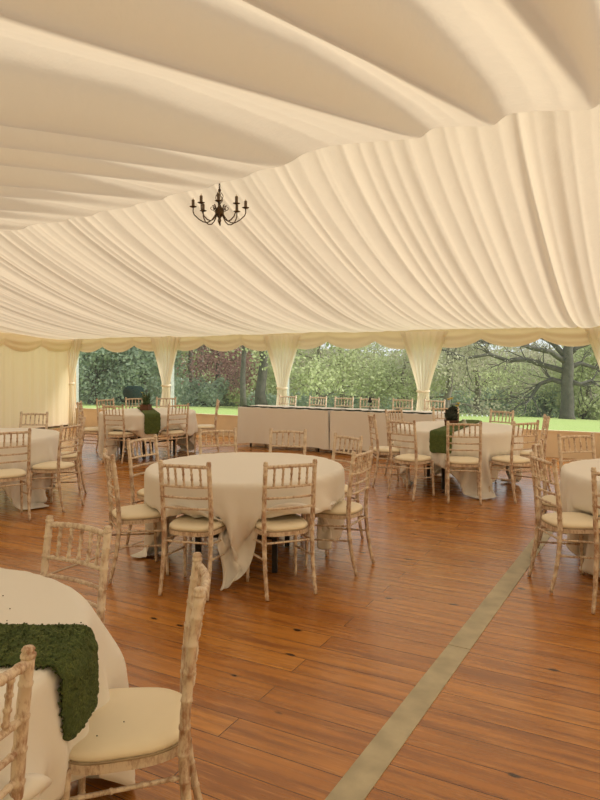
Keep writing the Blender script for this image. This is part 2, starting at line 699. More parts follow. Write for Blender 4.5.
# ---- valance swags along the eaves
def valance(name, a, b, inward, label):
    a = Vector(a)
    b = Vector(b)
    L = (b - a).length
    d = (b - a).normalized()
    nrm = Vector(inward)
    n = int(L / 0.025)
    nv = 20
    t = np.linspace(0, L, n)
    sc = np.abs(np.sin(PI * t / 1.0)) ** 0.75
    jitter = 0.03 * vnoise(t * 0.8, 31)
    length = 0.20 + 0.155 * sc + jitter
    cusp = 1 - sc

    def f(i, j):
        v = j / (nv - 1)
        fold = math.sin(2 * PI * (v * 2.6 + 0.1)) * 0.020 * sc[i] * v ** 0.5
        puff = 0.07 * math.sin(PI * min(1, v * 1.08)) * (0.35 + 0.65 * sc[i]) + 0.02 * math.sin(t[i] * 31) * cusp[i] ** 2 * v
        q = a + d * t[i] + nrm * (0.035 + puff + fold)
        return (q.x, q.y, EAVE + 0.05 - (length[i] + 0.04) * v)
    V, F = grid(n, nv, f)
    o = link_mesh(name, V, F, M_VALANCE)
    return tag(o, label, 'valance', )


valance('swag_valance', (XL, YB - 0.04), (XR, YB - 0.04), (0, -1), 'long cream scalloped valance swagged above the row of windows')
valance('swag_valance', (XL + .10, YB - .12), (XL + .10, YF + .1), (1, 0), 'cream scalloped valance swagged along top of the solid left wall')


# ---- gathered curtains on the posts
CNAMES = ['cream tied curtain in corner beside the solid left wall', 'cream tied curtain behind the back left round table',
          'cream tied curtain behind the left end of the long tables', 'cream tied curtain behind the right end of the long tables',
          'cream tied curtain at right edge of the photo', 'cream tied curtain beyond the right edge']
for k, X in enumerate(POSTS[:5]):
    root = empty('tied_curtain', (X, YB - 0.13, 0), 0, CNAMES[k], 'curtain', 'curtains tied to the marquee posts')
    rk = random.Random(k)
    ph = [rk.uniform(0, 6) for _ in range(4)]
    zt = 1.07
    top = EAVE - 0.03
    seg = 110
    levels = [0.012, 0.15, 0.35, 0.55, 0.75, 0.9, 1.0, 1.05, 1.09, 1.14, 1.22, 1.32, 1.45, 1.6, 1.75, 1.9, 2.02, top]

    def wid(z):
        if z < zt:
            return 0.095 + 0.085 * smoothstep(0, 1, (zt - z) / 0.9)
        u = (z - zt) / (top - zt)
        return 0.095 + 0.30 * u ** 1.15

    def f(i, j):
        th = PI + PI * (i / (seg - 1)) * 1.0
        z = levels[j]
        wv = float(wid(z))
        fo = 1 + 0.13 * math.cos(17 * th + ph[0] + 0.3 * z) + 0.06 * math.cos(31 * th + ph[1])
        dd = 0.055 + 0.10 * min(1, max(0, wv - 0.08) / 0.3)
        return (wv * fo * math.cos(th), dd * 0.8 * fo * math.sin(th), z)
    V, F = grid(seg, len(levels), f)
    link_mesh('drape', V, F, M_CURTAIN, root)
    mb = MB()
    ring = [(0.108 * math.cos(a), 0.068 * math.sin(a), zt + 0.01 * math.sin(a)) for a in [2 * PI * q / 28 for q in range(29)]]
    mb.tube(ring, 0.022, 8)
    mb.build('tieback', M_CURTAIN, root)


# ------------------------------------------------------------------ limewashed chiavari chair
def turned(mb, pts, r, rings=0.085, seg=9, bulge=0.13, taper=None, off=0.03):
    """bamboo-style turned stick along a polyline"""
    pts = [Vector(p) for p in pts]
    Ls = [0]
    for a, b in zip(pts[:-1], pts[1:]):
        Ls.append(Ls[-1] + (b - a).length)
    T = Ls[-1]

    def at(s):
        for k in range(len(Ls) - 1):
            if s <= Ls[k + 1] + 1e-9:
                u = (s - Ls[k]) / (Ls[k + 1] - Ls[k])
                return pts[k].lerp(pts[k + 1], u)
        return pts[-1]
    stops = [0.0]
    s = off
    while s < T - 0.006:
        stops += [s - 0.007, s - 0.003, s + 0.003, s + 0.007, s + rings * 0.5]
        s += rings
    stops.append(T)
    stops = sorted(q for q in stops if 0 <= q <= T)
    ring_at = []
    s = off
    while s < T - 0.006:
        ring_at.append(s)
        s += rings
    P2, R2 = [], []
    for q in stops:
        near = min([abs(q - g) for g in ring_at] or [1])
        rr_ = r * (1 + (bulge if near < 0.0045 else (-0.04 if near < 0.01 else 0.03)))
        if taper:
            rr_ *= taper(q / T)
        P2.append(at(q))
        R2.append(rr_)
    mb.tube(P2, R2, seg)


def bez(p0, p1, p2, n=7):
    p0, p1, p2 = Vector(p0), Vector(p1), Vector(p2)
    return [p0 * (1 - t) ** 2 + p1 * 2 * t * (1 - t) + p2 * t * t for t in [k / (n - 1) for k in range(n)]]


def seat_outline(n=40, grow=0.0):
    """rounded trapezoid, wide and bowed at the front (+Y)"""
    out = []
    for k in range(n):
        a = 2 * PI * k / n
        c, s = math.cos(a), math.sin(a)
        e = 0.62
        x = abs(c) ** e * math.copysign(1, c)
        y = abs(s) ** e * math.copysign(1, s)
        hw = 0.187 + 0.018 * y
        out.append(((hw + grow) * x, (0.192 + grow) * y + 0.012 * (1 - x * x) * (1 if y > 0 else 0.2)))
    return out


def back_y(z):
    """depth of the back posts at height z"""
    if z < 0.44:
        return -0.178 - 0.066 * (1 - z / 0.44) ** 1.9
    return -0.178 - 0.048 * ((z - 0.44) / 0.48) ** 1.5


def make_chair():
    root = bpy.data.objects.new('chiavari_chair', None)
    root.empty_display_size = 0.1
    COL.objects.link(root)
    # back posts: foot to finial
    for s in (-1, 1):
        mb = MB()
        zz = [0, .06, .13, .2, .28, .36, .44, .55, .66, .77, .86, 0.905]
        pts = [(s * (0.176 + 0.004 * (z > .44)), back_y(z), z) for z in zz]
        turned(mb, pts, 0.0158, 0.082, 10, taper=lambda u: 0.80 + 0.28 * min(1, u * 2.2) - 0.08 * max(0, u - 0.6) / 0.4)
        c = pts[-1]
        mb.lathe([(0.012, 0.0), (0.0185, 0.006), (0.0185, 0.014), (0.013, 0.018), (0.017, 0.024), (0.012, 0.031), (0.003, 0.033)], 10, (c[0], c[1], c[2] - 0.004))
        mb.build('back_post', M_LIME, root)
    # crest rail bows backwards
    mb = MB()
    y0 = back_y(0.895)
    turned(mb, bez((-0.18, y0, 0.893), (0, y0 - 0.055, 0.905), (0.18, y0, 0.893), 11), 0.0125, 0.06, 9, 0.12, off=0.03)
    mb.build('crest_rail', M_LIME, root)
    for z in (0.755, 0.678, 0.603):
        mb = MB()
        yy = back_y(z)
        turned(mb, bez((-0.18, yy, z), (0, yy - 0.045, z), (0.18, yy, z), 9), 0.0085 if z < .75 else 0.0095, 0.06, 8, 0.18, off=0.03)
        mb.build('back_rail', M_LIME, root)
    for k in range(5):
        u = (k + 1) / 6
        x = -0.18 + 0.36 * u
        bow = 4 * u * (1 - u)
        mb = MB()
        turned(mb, [(x, back_y(0.755) - 0.0225 * bow, 0.755), (x, y0 - 0.0275 * bow, 0.898)], 0.0078, 0.036, 8, 0.35, off=0.018)
        mb.build('spindle', M_LIME, root)
    # front legs
    for s in (-1, 1):
        mb = MB()
        turned(mb, [(s * 0.188, 0.178, 0), (s * 0.180, 0.160, 0.425)], 0.0155, 0.085, 10, taper=lambda u: 0.74 + 0.3 * u)
        mb.build('front_leg', M_LIME, root)
    # seat frame
    o0 = seat_outline(40, 0.004)
    o1 = seat_outline(40, -0.028)
    V, F = [], []
    for z, oo in ((0.408, o0), (0.438, o0), (0.438, o1), (0.408, o1)):
        V += [(x, y, z) for x, y in oo]
    for j in range(4):
        for i in range(40):
            a = j * 40 + i
            b = j * 40 + (i + 1) % 40
            c = ((j + 1) % 4) * 40
            F.append((a, b, c + (i + 1) % 40, c + i))
    link_mesh('seat_frame', V, F, M_LIME, root, False)
    # padded cushion and welt
    prof = [(-0.012, 0.438), (0.0, 0.443), (0.004, 0.452), (0.002, 0.463), (-0.012, 0.474), (-0.04, 0.481), (-0.09, 0.485)]
    V, F = [], []
    for g, z in prof:
        V += [(x, y, z) for x, y in seat_outline(40, g)]
    nr = len(prof)
    for j in range(nr - 1):
        for i in range(40):
            a = j * 40 + i
            b = j * 40 + (i + 1) % 40
            F.append((a, b, b + 40, a + 40))
    V.append((0, 0, 0.487))
    c = len(V) - 1
    for i in range(40):
        F.append(((nr - 1) * 40 + i, (nr - 1) * 40 + (i + 1) % 40, c))
    cu = link_mesh('seat_cushion', V, F, M_SEAT, root)
    mb = MB()
    oo = seat_outline(40, 0.003)
    mb.tube([(x, y, 0.441) for x, y in oo + [oo[0]]], 0.004, 6)
    mb.build('welt', M_SEAM, cu)
    # stretchers
    for s in (-1, 1):
        for z in (0.335, 0.225):
            mb = MB()
            turned(mb, [(s * 0.184, 0.172, z), (s * 0.178, back_y(z + .03), z + 0.03)], 0.0075, 0.09, 7, 0.3, off=0.05)
            mb.build('side_stretcher', M_LIME, root)
    mb = MB()
    turned(mb, [(-0.184, 0.172, 0.365), (0.184, 0.172, 0.365)], 0.0075, 0.09, 7, 0.3, off=0.05)
    mb.build('front_stretcher', M_LIME, root)
    mb = MB()
    turned(mb, [(-0.178, back_y(.365), 0.365), (0.178, back_y(.365), 0.365)], 0.0075, 0.09, 7, 0.3, off=0.05)
    mb.build('rear_stretcher', M_LIME, root)
    # little curved brackets under the seat front
    for s in (-1, 1):
        mb = MB()
        mb.tube(bez((s * 0.182, 0.170, 0.35), (s * 0.17, 0.165, 0.405), (s * 0.115, 0.165, 0.41), 6), 0.006, 6)
        mb.build('corner_bracket', M_LIME, root)
    return root


def children(o):
    return [c for c in o.children]


def copy_tree(o, parent=None):
    c = o.copy()
    COL.objects.link(c)
    c.parent = parent
    for ch in children(o):
        copy_tree(ch, c)
    return c


chair0 = make_chair()
chair_used = [False]


def place_chair(x, z, fx, fz, label, group):
    """seat centre (x, z) and facing (fx, fz) in the camera's ground frame"""
    o = chair0 if not chair_used[0] else copy_tree(chair0)
    chair_used[0] = True
    X, Y = c2w(x, z)
    d = cdir(fx, fz)
    o.location = (X, Y, 0.0045)
    o.rotation_euler = (0, 0, math.atan2(d.y, d.x) - PI / 2)
    tag(o, label, 'chair', group)
    return Vector((X, Y, 0)), d


# ------------------------------------------------------------------ round tables
def drape_cloth(X, Y, rot, R, a, seats, seed, n=66, flare=None):
    """a square of linen let fall over a round table top: position-based cloth, seats push it inwards"""
    rk = np.random.default_rng(seed + 50)
    g = np.linspace(-a, a, n)
    h = g[1] - g[0]
    gx, gy = np.meshgrid(g, g, indexing='ij')
    c, s = math.cos(rot), math.sin(rot)
    P = np.stack([gx * c - gy * s, gx * s + gy * c, np.full((n, n), 0.765)], -1)
    P[..., :2] += rk.normal(0, 0.0015, (n, n, 2))
    P[..., 2] += rk.normal(0, 0.003, (n, n))
    vel = np.zeros_like(P)
    RT = R + 0.003
    sl = slice

    def sets(di, dj):
        """pairs of views (A, B) at grid offset di, dj with no point used twice in one set"""
        out = []
        span = 2 * max(abs(di), abs(dj))
        for k in range(2):
            if di:
                m = abs(di)
                for q in range(m):
                    st = q + k * m
                    ia = list(range(st, n - m, 2 * m))
                    if not ia:
                        continue
                    A_i = sl(st, ia[-1] + 1, 2 * m)
                    B_i = sl(st + m, ia[-1] + m + 1, 2 * m)
                    if dj == 0:
                        out.append(((A_i, sl(None)), (B_i, sl(None))))
                    elif dj > 0:
                        out.append(((A_i, sl(0, n - dj)), (B_i, sl(dj, n))))
                    else:
                        out.append(((A_i, sl(-dj, n)), (B_i, sl(0, n + dj))))
            else:
                m = dj
                for q in range(m):
                    st = q + k * m
                    ia = list(range(st, n - m, 2 * m))
                    if ia:
                        out.append(((sl(None), sl(st, ia[-1] + 1, 2 * m)), (sl(None), sl(st + m, ia[-1] + m + 1, 2 * m))))
        return out
    cons = []
    for di, dj, k in ((1, 0, 1.0), (0, 1, 1.0), (1, 1, 0.12), (1, -1, 0.12), (2, 0, 0.05), (0, 2, 0.05)):
        rest = h * math.hypot(di, dj)
        for A, B in sets(di, dj):
            cons.append((A, B, rest, k))
    dt = 1 / 60.0
    steps = 200
    pin = np.hypot(P[..., 0], P[..., 1]) < R - 0.04
    P0 = P.copy()
    for st in range(steps):
        old = P.copy()
        vel[..., 2] -= 9.8 * dt
        vel *= 0.96 if st < 150 else 0.88
        P += vel * dt
        for it in range(9):
            for A, B, rest, k in cons:
                pa, pb = P[A], P[B]
                d = pb - pa
                L = np.sqrt((d * d).sum(-1)) + 1e-9
                f = (0.5 * k * (L - rest) / L)[..., None] * d
                P[A] = pa + f
                P[B] = pb - f
            r = np.hypot(P[..., 0], P[..., 1]) + 1e-9
            inside = (r < RT) & (P[..., 2] < 0.753)
            top = inside & ((P[..., 2] > 0.728) | (r < R - 0.25)) & (r < R + 0.002)
            P[..., 2][top & (r < R)] = 0.753
            side = inside & ~top
            if seats:
                sidez = side & (P[..., 2] >= 0.52)
            else:
                sidez = side
            k_ = np.where(side & (P[..., 2] > 0.50), RT / r, 1.0)
            P[..., 0] *= k_
            P[..., 1] *= k_
            P[..., 2] = np.maximum(P[..., 2], 0.012)
            P[pin] = P0[pin] * (1, 1, 0) + np.array((0, 0, 0.753))
        if st > 30:
            r = np.hypot(P[..., 0], P[..., 1]) + 1e-9
            for pos, fd in seats:
                dist = pos.length
                u = (pos.x / dist, pos.y / dist)
                al = P[..., 0] * u[0] + P[..., 1] * u[1]
                la = np.abs(-P[..., 0] * u[1] + P[..., 1] * u[0])
                lim = dist - 0.225
                m = (al > lim) & (al < lim + 0.30) & (la < 0.165) & (P[..., 2] < 0.490) & (P[..., 2] > 0.385)
                push = np.where(m, (lim - al) * min(1.0, (st - 30) / 60.0), 0.0)
                P[..., 0] += push * u[0]
                P[..., 1] += push * u[1]
        vel = np.clip((P - old) / dt, -2.5, 2.5)
    if flare is not None:                    # the linen caught outwards over the corner of a chair seat
        r = np.hypot(P[..., 0], P[..., 1]) + 1e-9
        da = (np.arctan2(P[..., 1], P[..., 0]) - flare + PI) % (2 * PI) - PI
        add = 0.14 * np.exp(-(da / 0.30) ** 2) * np.clip((0.752 - P[..., 2]) / 0.24, 0, 1)
        P[..., 0] *= 1 + add / r
        P[..., 1] *= 1 + add / r
    V = []
    for q in P.reshape(-1, 3):
        V.append((q[0] + X, q[1] + Y, q[2] + 0.0045))
    F = [(i * n + j, (i + 1) * n + j, (i + 1) * n + j + 1, i * n + j + 1) for i in range(n - 1) for j in range(n - 1)]
    return V, F


def round_table(cx, cz, corner, label, cloth_label, chairs, group, R=0.81, a=1.16, seed=0, free=0):
    """(cx, cz) in the camera's ground frame; corner: camera-frame direction of one cloth corner"""
    X, Y = c2w(cx, cz)
    C = Vector((X, Y, 0))
    info = []
    for (sx, sz, fx, fz, lab) in chairs:
        if fx is None:
            fx, fz = cx - sx, cz - sz
        info.append(place_chair(sx, sz, fx, fz, lab, group))
    cdv = cdir(*corner)
    phi = math.atan2(cdv.y, cdv.x)
    root = empty('round_table', (X, Y, 0.0045), phi, label, 'table', 'round folding tables')
    mb = MB()
    mb.lathe([(R - 0.026, 0.712), (R - 0.018, 0.716), (R - 0.018, 0.729), (R - 0.026, 0.733)], 64)
    mb.build('tabletop', M_PLY, root, False)
    for sx in (-1, 1):
        for sy in (-1, 1):
            mb = MB()
            mb.box((sx * 0.36 - 0.02, sy * 0.30 - 0.02, 0), (sx * 0.36 + 0.02, sy * 0.30 + 0.02, 0.715))
            mb.build('leg', M_BLACK, root, False)
    mb = MB()
    for sx in (-1, 1):
        mb.box((sx * 0.36 - 0.012, -0.30, 0.25), (sx * 0.36 + 0.012, 0.30, 0.275))
        mb.box((sx * 0.36 - 0.015, -0.50, 0.69), (sx * 0.36 + 0.015, 0.50, 0.715))
    mb.build('leg_frame', M_BLACK, root, False)
    V, F = drape_cloth(X, Y, phi + PI / 4, R, a, [(p - C, fd) for p, fd in info[free:]], seed, flare=(math.atan2(cdir(0.82, 0.57).y, cdir(0.82, 0.57).x) if free else None))
    o = link_mesh('tablecloth', V, F, M_TABLECLOTH)
    sb = o.modifiers.new('smooth', 'SUBSURF')
    sb.levels = sb.render_levels = 1
    sm = o.modifiers.new('thickness', 'SOLIDIFY')
    sm.thickness = 0.002
    sm.offset = 1
    tag(o, cloth_label, 'tablecloth', 'cloths on the round tables')
    return C


G1 = 'chairs round the centre table'
T1 = (-0.45, 5.37)
C1 = round_table(*T1, (-0.10, -0.87), 'bare-topped large round table in the middle, nearest whole table', 'cream cloth on the bare round table in the middle', [
    (-0.73, 4.66, 0.27, 0.96, 'limewashed spindle chair, front left of centre table, back to camera'),
    (-0.145, 4.67, -0.36, 0.93, 'limewashed spindle chair, front right of centre table, back to camera'),
    (0.29, 5.16, -0.86, 0.45, 'limewashed spindle chair on the right side of the centre table'),
    (0.27, 5.92, None, None, 'limewashed spindle chair tucked at far right of the centre table'),
    (-0.18, 6.35, None, None, 'limewashed spindle chair tucked at far side of centre table, before long tables'),
    (-0.77, 6.40, None, None, 'limewashed spindle chair at far left of centre table, only its back above cloth'),
    (-1.24, 5.00, None, None, 'limewashed spindle chair side-on at left of the centre table'),
    (-1.23, 5.78, None, None, 'tilted-looking limewashed chair behind the left side of centre table')], G1, seed=1)

G2 = 'chairs round the far left table'
T2 = (-3.66, 7.6)
C2 = round_table(*T2, (0.9, -0.55), 'round table cut off by left edge, mid distance', 'cream cloth on round table at left edge, mid distance', [
    (-3.60, 8.55, None, None, 'limewashed chair on the far side of the left edge table'),
    (-3.02, 6.68, None, None, 'limewashed chair, back to camera, cut off by the left edge'),
    (-2.72, 7.20, -1.0, 0.28, 'limewashed chair side-on at right of the left edge table'),
    (-2.92, 8.0, None, None, 'limewashed chair half hidden behind the side-on chair at left table')], G2, seed=2)

G3 = 'chairs round the back left table'
T3 = (-2.62, 11.2)
C3 = round_table(*T3, (0.6, -0.6), 'round table at back left with moss runner and box of flowers', 'cream cloth on back left round table', [
    (-2.88, 10.48, None, None, 'limewashed chair front left of the back left table, left of its runner'),
    (-2.10, 10.62, None, None, 'limewashed chair front right of the back left table, right of its runner'),
    (-1.68, 11.50, -1, -.15, 'side-on limewashed chair at right of back left table, against the lawn'),
    (-2.56, 12.15, None, None, 'limewashed chair behind back left table in front of a tied curtain'),
    (-3.52, 11.05, None, None, 'side-on limewashed chair at left of the back left table'),
    (-3.38, 11.75, None, None, 'limewashed chair behind the far left of the back left table'),
    (-3.02, 12.1, None, None, 'limewashed chair hidden behind the back left table, one post showing')], G3, seed=3)

G4 = 'chairs round the back right table'
T4 = (2.08, 8.56)
C4 = round_table(*T4, (0.06, -0.9), 'round table at mid right with moss runner and dark flower arrangement', 'cream cloth on mid right table with the dark flower arrangement', [
    (1.34, 7.78, None, None, 'limewashed chair front left of the flower table, back to camera'),
    (1.90, 7.58, None, None, 'limewashed chair at the front of flower table, just right of its runner'),
    (2.50, 7.66, None, None, 'limewashed chair front right of the flower table'),
    (2.90, 8.27, -1, .25, 'limewashed chair side-on at right of the flower table'),
    (2.66, 9.0, None, None, 'limewashed chair at far right of the flower table, lawn behind'),
    (1.50, 9.15, None, None, 'limewashed chair at far left of flower table, before the long tables'),
    (2.16, 9.5, None, None, 'limewashed chair directly behind the dark flower arrangement'),
    (1.16, 8.54, 1, .1, 'limewashed chair side-on at left of the flower table')], G4, seed=4)

G5 = 'chairs round the foreground table'
T5 = (-1.487, 1.965)
C5 = round_table(*T5, (0.80, 0.60), 'foreground round table at bottom left with wide moss runner', 'cream cloth sprinkled with crumbs on foreground table', [
    (-0.556, 2.10, -0.985, -0.17, 'nearest limewashed chair with its whole ivory seat in view, bottom left'),
    (-1.065, 2.59, -0.5, -0.85, 'limewashed chair on the far side of the foreground table'),
    (-0.93, 1.49, -0.9, 0.43, 'limewashed chair cut off at the bottom left corner')], G5, seed=5, free=1)

G6 = 'chairs round the right edge table'
T6 = (2.88, 5.0)
C6 = round_table(*T6, (-0.97, -0.3), 'round table cut off by the right edge', 'cream cloth on table cut off by the right edge', [
    (1.98, 4.73, 1, 0.08, 'nearer of the two side-on limewashed chairs left of the right edge table'),
    (2.19, 5.36, None, None, 'farther of the two side-on limewashed chairs left of right edge table'),
    (2.66, 5.93, None, None, 'limewashed chair on the far side of right edge table'),
    (2.17, 4.22, None, None, 'limewashed chair at the right edge showing only one back leg and post')], G6, seed=6)

# ------------------------------------------------------------------ long tables
def long_table(x0, x1, label, clabel):
    y0, y1 = 10.27, 11.0
    root = empty('trestle_table', ((x0 + x1) / 2, (y0 + y1) / 2, 0.0045), 0, label, 'table', 'long trestle tables')
    hw = (x1 - x0) / 2
    hd = (y1 - y0) / 2
    mb = MB()
    mb.box((-hw + .006, -hd + .006, 0.718), (hw - .006, hd - .006, 0.742))
    mb.build('tabletop', M_PLY, root, False)
    for sx in (-1, 1):
        for sy in (-1, 1):
            mb = MB()
            mb.tube([(sx * (hw - 0.22), sy * (hd - 0.1), 0), (sx * (hw - 0.22), sy * (hd - 0.1), 0.72)], 0.016, 10)
            mb.build('leg', M_BLACK, root)
    # cloth: box drape with hanging corner folds
    per = []
    n = 60
    m = 26
    for i in range(n):
        per.append((x0 + (x1 - x0) * i / n, y0, 0, -1))
    for i in range(m):
        per.append((x1, y0 + (y1 - y0) * i / m, 1, 0))
    for i in range(n):
        per.append((x1 - (x1 - x0) * i / n, y1, 0, 1))
    for i in range(m):
        per.append((x0, y1 - (y1 - y0) * i / m, -1, 0))
    N = len(per)
    V = []
    corners = [(x0, y0), (x1, y0), (x1, y1), (x0, y1)]
    cxm, cym = (x0 + x1) / 2, (y0 + y1) / 2
    rk = random.Random(int(abs(x0) * 100))
    phs = [rk.uniform(0, 6) for _ in range(3)]
    nd = 14
    for j in range(nd + 1):
        t = j / nd
        for k, (px_, py_, nx, ny) in enumerate(per):
            dc = min(math.hypot(px_ - a_, py_ - b_) for a_, b_ in corners)
            cw = math.exp(-(dc / 0.16) ** 2)
            f_ = 0.006 * math.sin((px_ + py_) * 9 + phs[0]) * t + 0.004 * math.sin((px_ - py_) * 21 + phs[1]) * t
            out = 0.004 + 0.012 * t + f_ + 0.02 * cw * t
            z = 0.752 - 0.655 * t - 0.025 * cw * t
            xx = px_ + nx * out
            yy = py_ + ny * out
            sgn = 1 if (x0 == corners[0][0]) else 1
            V.append((xx, yy, z))
    F = []
    for j in range(nd):
        for k in range(N):
            p = j * N + k
            q = j * N + (k + 1) % N
            F.append((p, p + N, q + N, q))
    F.append(tuple(range(N)))
    o = link_mesh('tablecloth', V, F, M_TABLECLOTH, None, True)
    es = o.modifiers.new('edge', 'EDGE_SPLIT')
    es.split_angle = math.radians(50)
    tag(o, clabel, 'tablecloth', 'cloths on the long tables')


long_table(-6.78, -4.92, 'left one of the two long cloth-covered tables by the windows', 'cream cloth reaching nearly to the floor on left long table')
long_table(-4.86, -2.98, 'right one of the two long cloth-covered tables by the windows', 'cream cloth reaching nearly to the floor on right long table')
# dark foliage garland along the front edge of both tables
mb = MB()
g = []
rg = []
for k in range(150):
    u = k / 149
    g.append((-6.72 + 3.66 * u, 10.31 + 0.02 * math.sin(u * 23) + 0.008 * math.sin(u * 71), 0.767 + 0.003 * math.sin(u * 90)))
    rg.append(0.010 + 0.003 * abs(math.sin(u * 61)) + 0.003 * random.random())
mb.tube(g, rg, 7)
tag(mb.build('foliage_garland', M_DARKLEAF), 'thin dark green garland lying along front edge of long tables', 'garland')
GH = 'chairs behind the long tables'
for x_px, lab in ((283, 'limewashed chair behind long tables, in front of a tied curtain'), (313, 'first chair behind the long tables right of the middle curtain'),
                  (340, 'second chair behind the long tables right of the middle curtain'), (366, 'chair behind the long tables, directly behind the black ornament'),
                  (399, 'chair behind long tables, left of the right-hand tied curtain'), (431, 'chair behind long tables, overlapping the right-hand tied curtain')):
    t = (x_px - 300) / FPX
    Yc = 11.18
    Xc = Yc * (t * CY - SY) / (CY + t * SY)
    o = copy_tree(chair0)
    o.location = (Xc, Yc - 0.02, 0.0045)
    o.rotation_euler = (0, 0, PI + 0.04 * math.sin(x_px))
    tag(o, lab, 'chair', GH)
# black ornament on a stem
t = (370 - 300) / FPX
Xo = 10.85 * (t * CY - SY) / (CY + t * SY)
root = empty('black_ornament', (Xo, 10.85, 0.7525), 0, 'small black rounded ornament on slender stem, on right long table', 'ornament')
mb = MB()
mb.lathe([(0.03, 0), (0.03, 0.006), (0.006, 0.01), (0.004, 0.1), (0.004, 0.125)], 12)
mb.build('stem', M_BLACK, root)
mb = MB()
mb.lathe([(0.004, 0.115), (0.028, 0.125), (0.038, 0.145), (0.034, 0.165), (0.02, 0.18), (0.016, 0.19), (0.022, 0.2), (0.02, 0.215), (0.004, 0.222)], 14)
mb.build('head', M_BLACK, root)


# ------------------------------------------------------------------ moss runners
def runner(C, dirv, width, R, drop0, drop1, label, seed, rough=0.006, step=0.014, start=None):
    """strip across a round table and down both sides; dirv points to the side that hangs drop1"""
    d = dirv
    s_ = Vector((-d.y, d.x, 0))
    rk = random.Random(seed)
    r_out = 0.034
    arc = PI / 2 * r_out
    a0 = -(R - .02) if start is None else start

    def path(q, side_off):
        """q: distance along the strip from the centre -> (along, height)"""
        Re = math.sqrt(max(0.01, R * R - side_off * side_off)) - 0.012
        sg = 1 if q >= 0 else -1
        qa = abs(q)
        if qa <= Re:
            return sg * qa, 0.762
        rem = qa - Re
        if rem < arc:
            ang = rem / r_out
            return sg * (Re + r_out * math.sin(ang)), 0.762 - r_out * (1 - math.cos(ang))
        return sg * (Re + r_out + 0.02 * (rem - arc)), 0.762 - r_out - (rem - arc)
    q0 = -(R + arc + drop0) if start is None else start
    q1 = R + arc + drop1 - 0.05
    nu = int((q1 - q0) / step) + 1
    nv = max(8, int(width / step))
    V, F = [], []
    for i in range(nu):
        q = q0 + (q1 - q0) * i / (nu - 1)
        for j in range(nv + 1):
            e = j / nv * 2 - 1
            hw = width / 2
            # rounded ends
            endd = min(q1 - q, (q - q0) if start is None else 9)
            cr = 0.045
            if endd < cr:
                hw = width / 2 - cr + math.sqrt(max(0, cr * cr - (cr - endd) ** 2))
            off = e * hw + (rk.uniform(-1, 1) * 0.005 if j in (0, nv) else rk.uniform(-1, 1) * 0.002)
            al, h = path(q, off)
            edge = 1 - abs(e) ** 6
            lift = 0.012 * edge + rk.uniform(0, rough)
            sg = 1 if al > 0 else -1
            if h < 0.73:
                P_ = C + d * (al + sg * lift) + s_ * off
                V.append((P_.x, P_.y, h))
            else:
                P_ = C + d * al + s_ * off
                V.append((P_.x, P_.y, h + lift))
    for i in range(nu - 1):
        for j in range(nv):
            a_ = i * (nv + 1) + j
            F.append((a_, a_ + 1, a_ + nv + 2, a_ + nv + 1))
    return V, F, label


def add_runner(*a, tufts=0, **k):
    V, F, label = runner(*a, **k)
    n0 = len(V)
    rk = random.Random(3)
    T = []
    TF = []
    for q in range(tufts):
        f = F[rk.randrange(len(F))]
        p = Vector(V[f[0]])
        pn = (Vector(V[f[1]]) - p).cross(Vector(V[f[3]]) - p)
        if pn.length < 1e-9:
            continue
        pn.normalize()
        if pn.z < -0.3:
            pn = -pn
        L = rk.uniform(0.003, 0.008)
        tip = p + pn * L + Vector((rk.uniform(-1, 1), rk.uniform(-1, 1), rk.uniform(-1, 1))) * 0.004
        sd_ = Vector((rk.uniform(-1, 1), rk.uniform(-1, 1), rk.uniform(-1, 1))).normalized() * 0.0016
        T += [tuple(p + sd_), tuple(p - sd_), tuple(tip)]
        m = n0 + len(T)
        TF.append((m - 3, m - 2, m - 1))
    o = link_mesh('moss_runner', V + T, F + TF, M_MOSS)
    sm = o.modifiers.new('thickness', 'SOLIDIFY')
    sm.thickness = 0.006
    sm.offset = -1
    tag(o, label, 'table runner', 'moss table runners')
    return o


add_runner(C5, cdir(1, -0.02), 0.27, 0.81, 0.2, 0.215, 'wide green moss runner on the foreground table', 1, tufts=12000, rough=0.008, step=0.009)
add_runner(C4, cdir(-0.40, -0.76), 0.27, 0.81, 0.0, 0.25, 'green moss runner under the dark flower arrangement', 2)
add_runner(C3, cdir(0.26, -0.80), 0.25, 0.81, 0.0, 0.31, 'green moss runner on the back left table', 3)

# crumbs fallen from the moss
rk = random.Random(9)
mb = MB()
for px_, py_ in ((3, 597), (10, 610), (7, 622), (7, 625), (35, 631), (40, 632), (52, 632), (58, 630), (81, 624), (85, 636), (26, 640), (62, 636)):
    z = (CAM_H - 0.757) * FPX / (py_ - HOR)
    X, Y = c2w((px_ - 300) / FPX * z, z)
    s = rk.uniform(0.0022, 0.0042)
    mb.lathe([(s * .4, 0), (s, s * .5), (s * .5, s)], 6, (X, Y, 0.7602))
tag(mb.build('moss_crumbs', M_CRUMB), 'dark moss crumbs scattered on foreground tablecloth beside the runner', 'crumbs', kind='stuff')
mb = MB()
for px_, py_ in ((124, 723), (97, 737)):
    z = (CAM_H - 0.487) * FPX / (py_ - HOR)
    X, Y = c2w((px_ - 300) / FPX * z, z)
    mb.lathe([(0.0015, 0), (0.0028, 0.0015), (0.001, 0.003)], 6, (X, Y, 0.4895))
tag(mb.build('moss_crumbs', M_CRUMB), 'two dark moss crumbs on the nearest ivory chair seat', 'crumbs', kind='stuff')


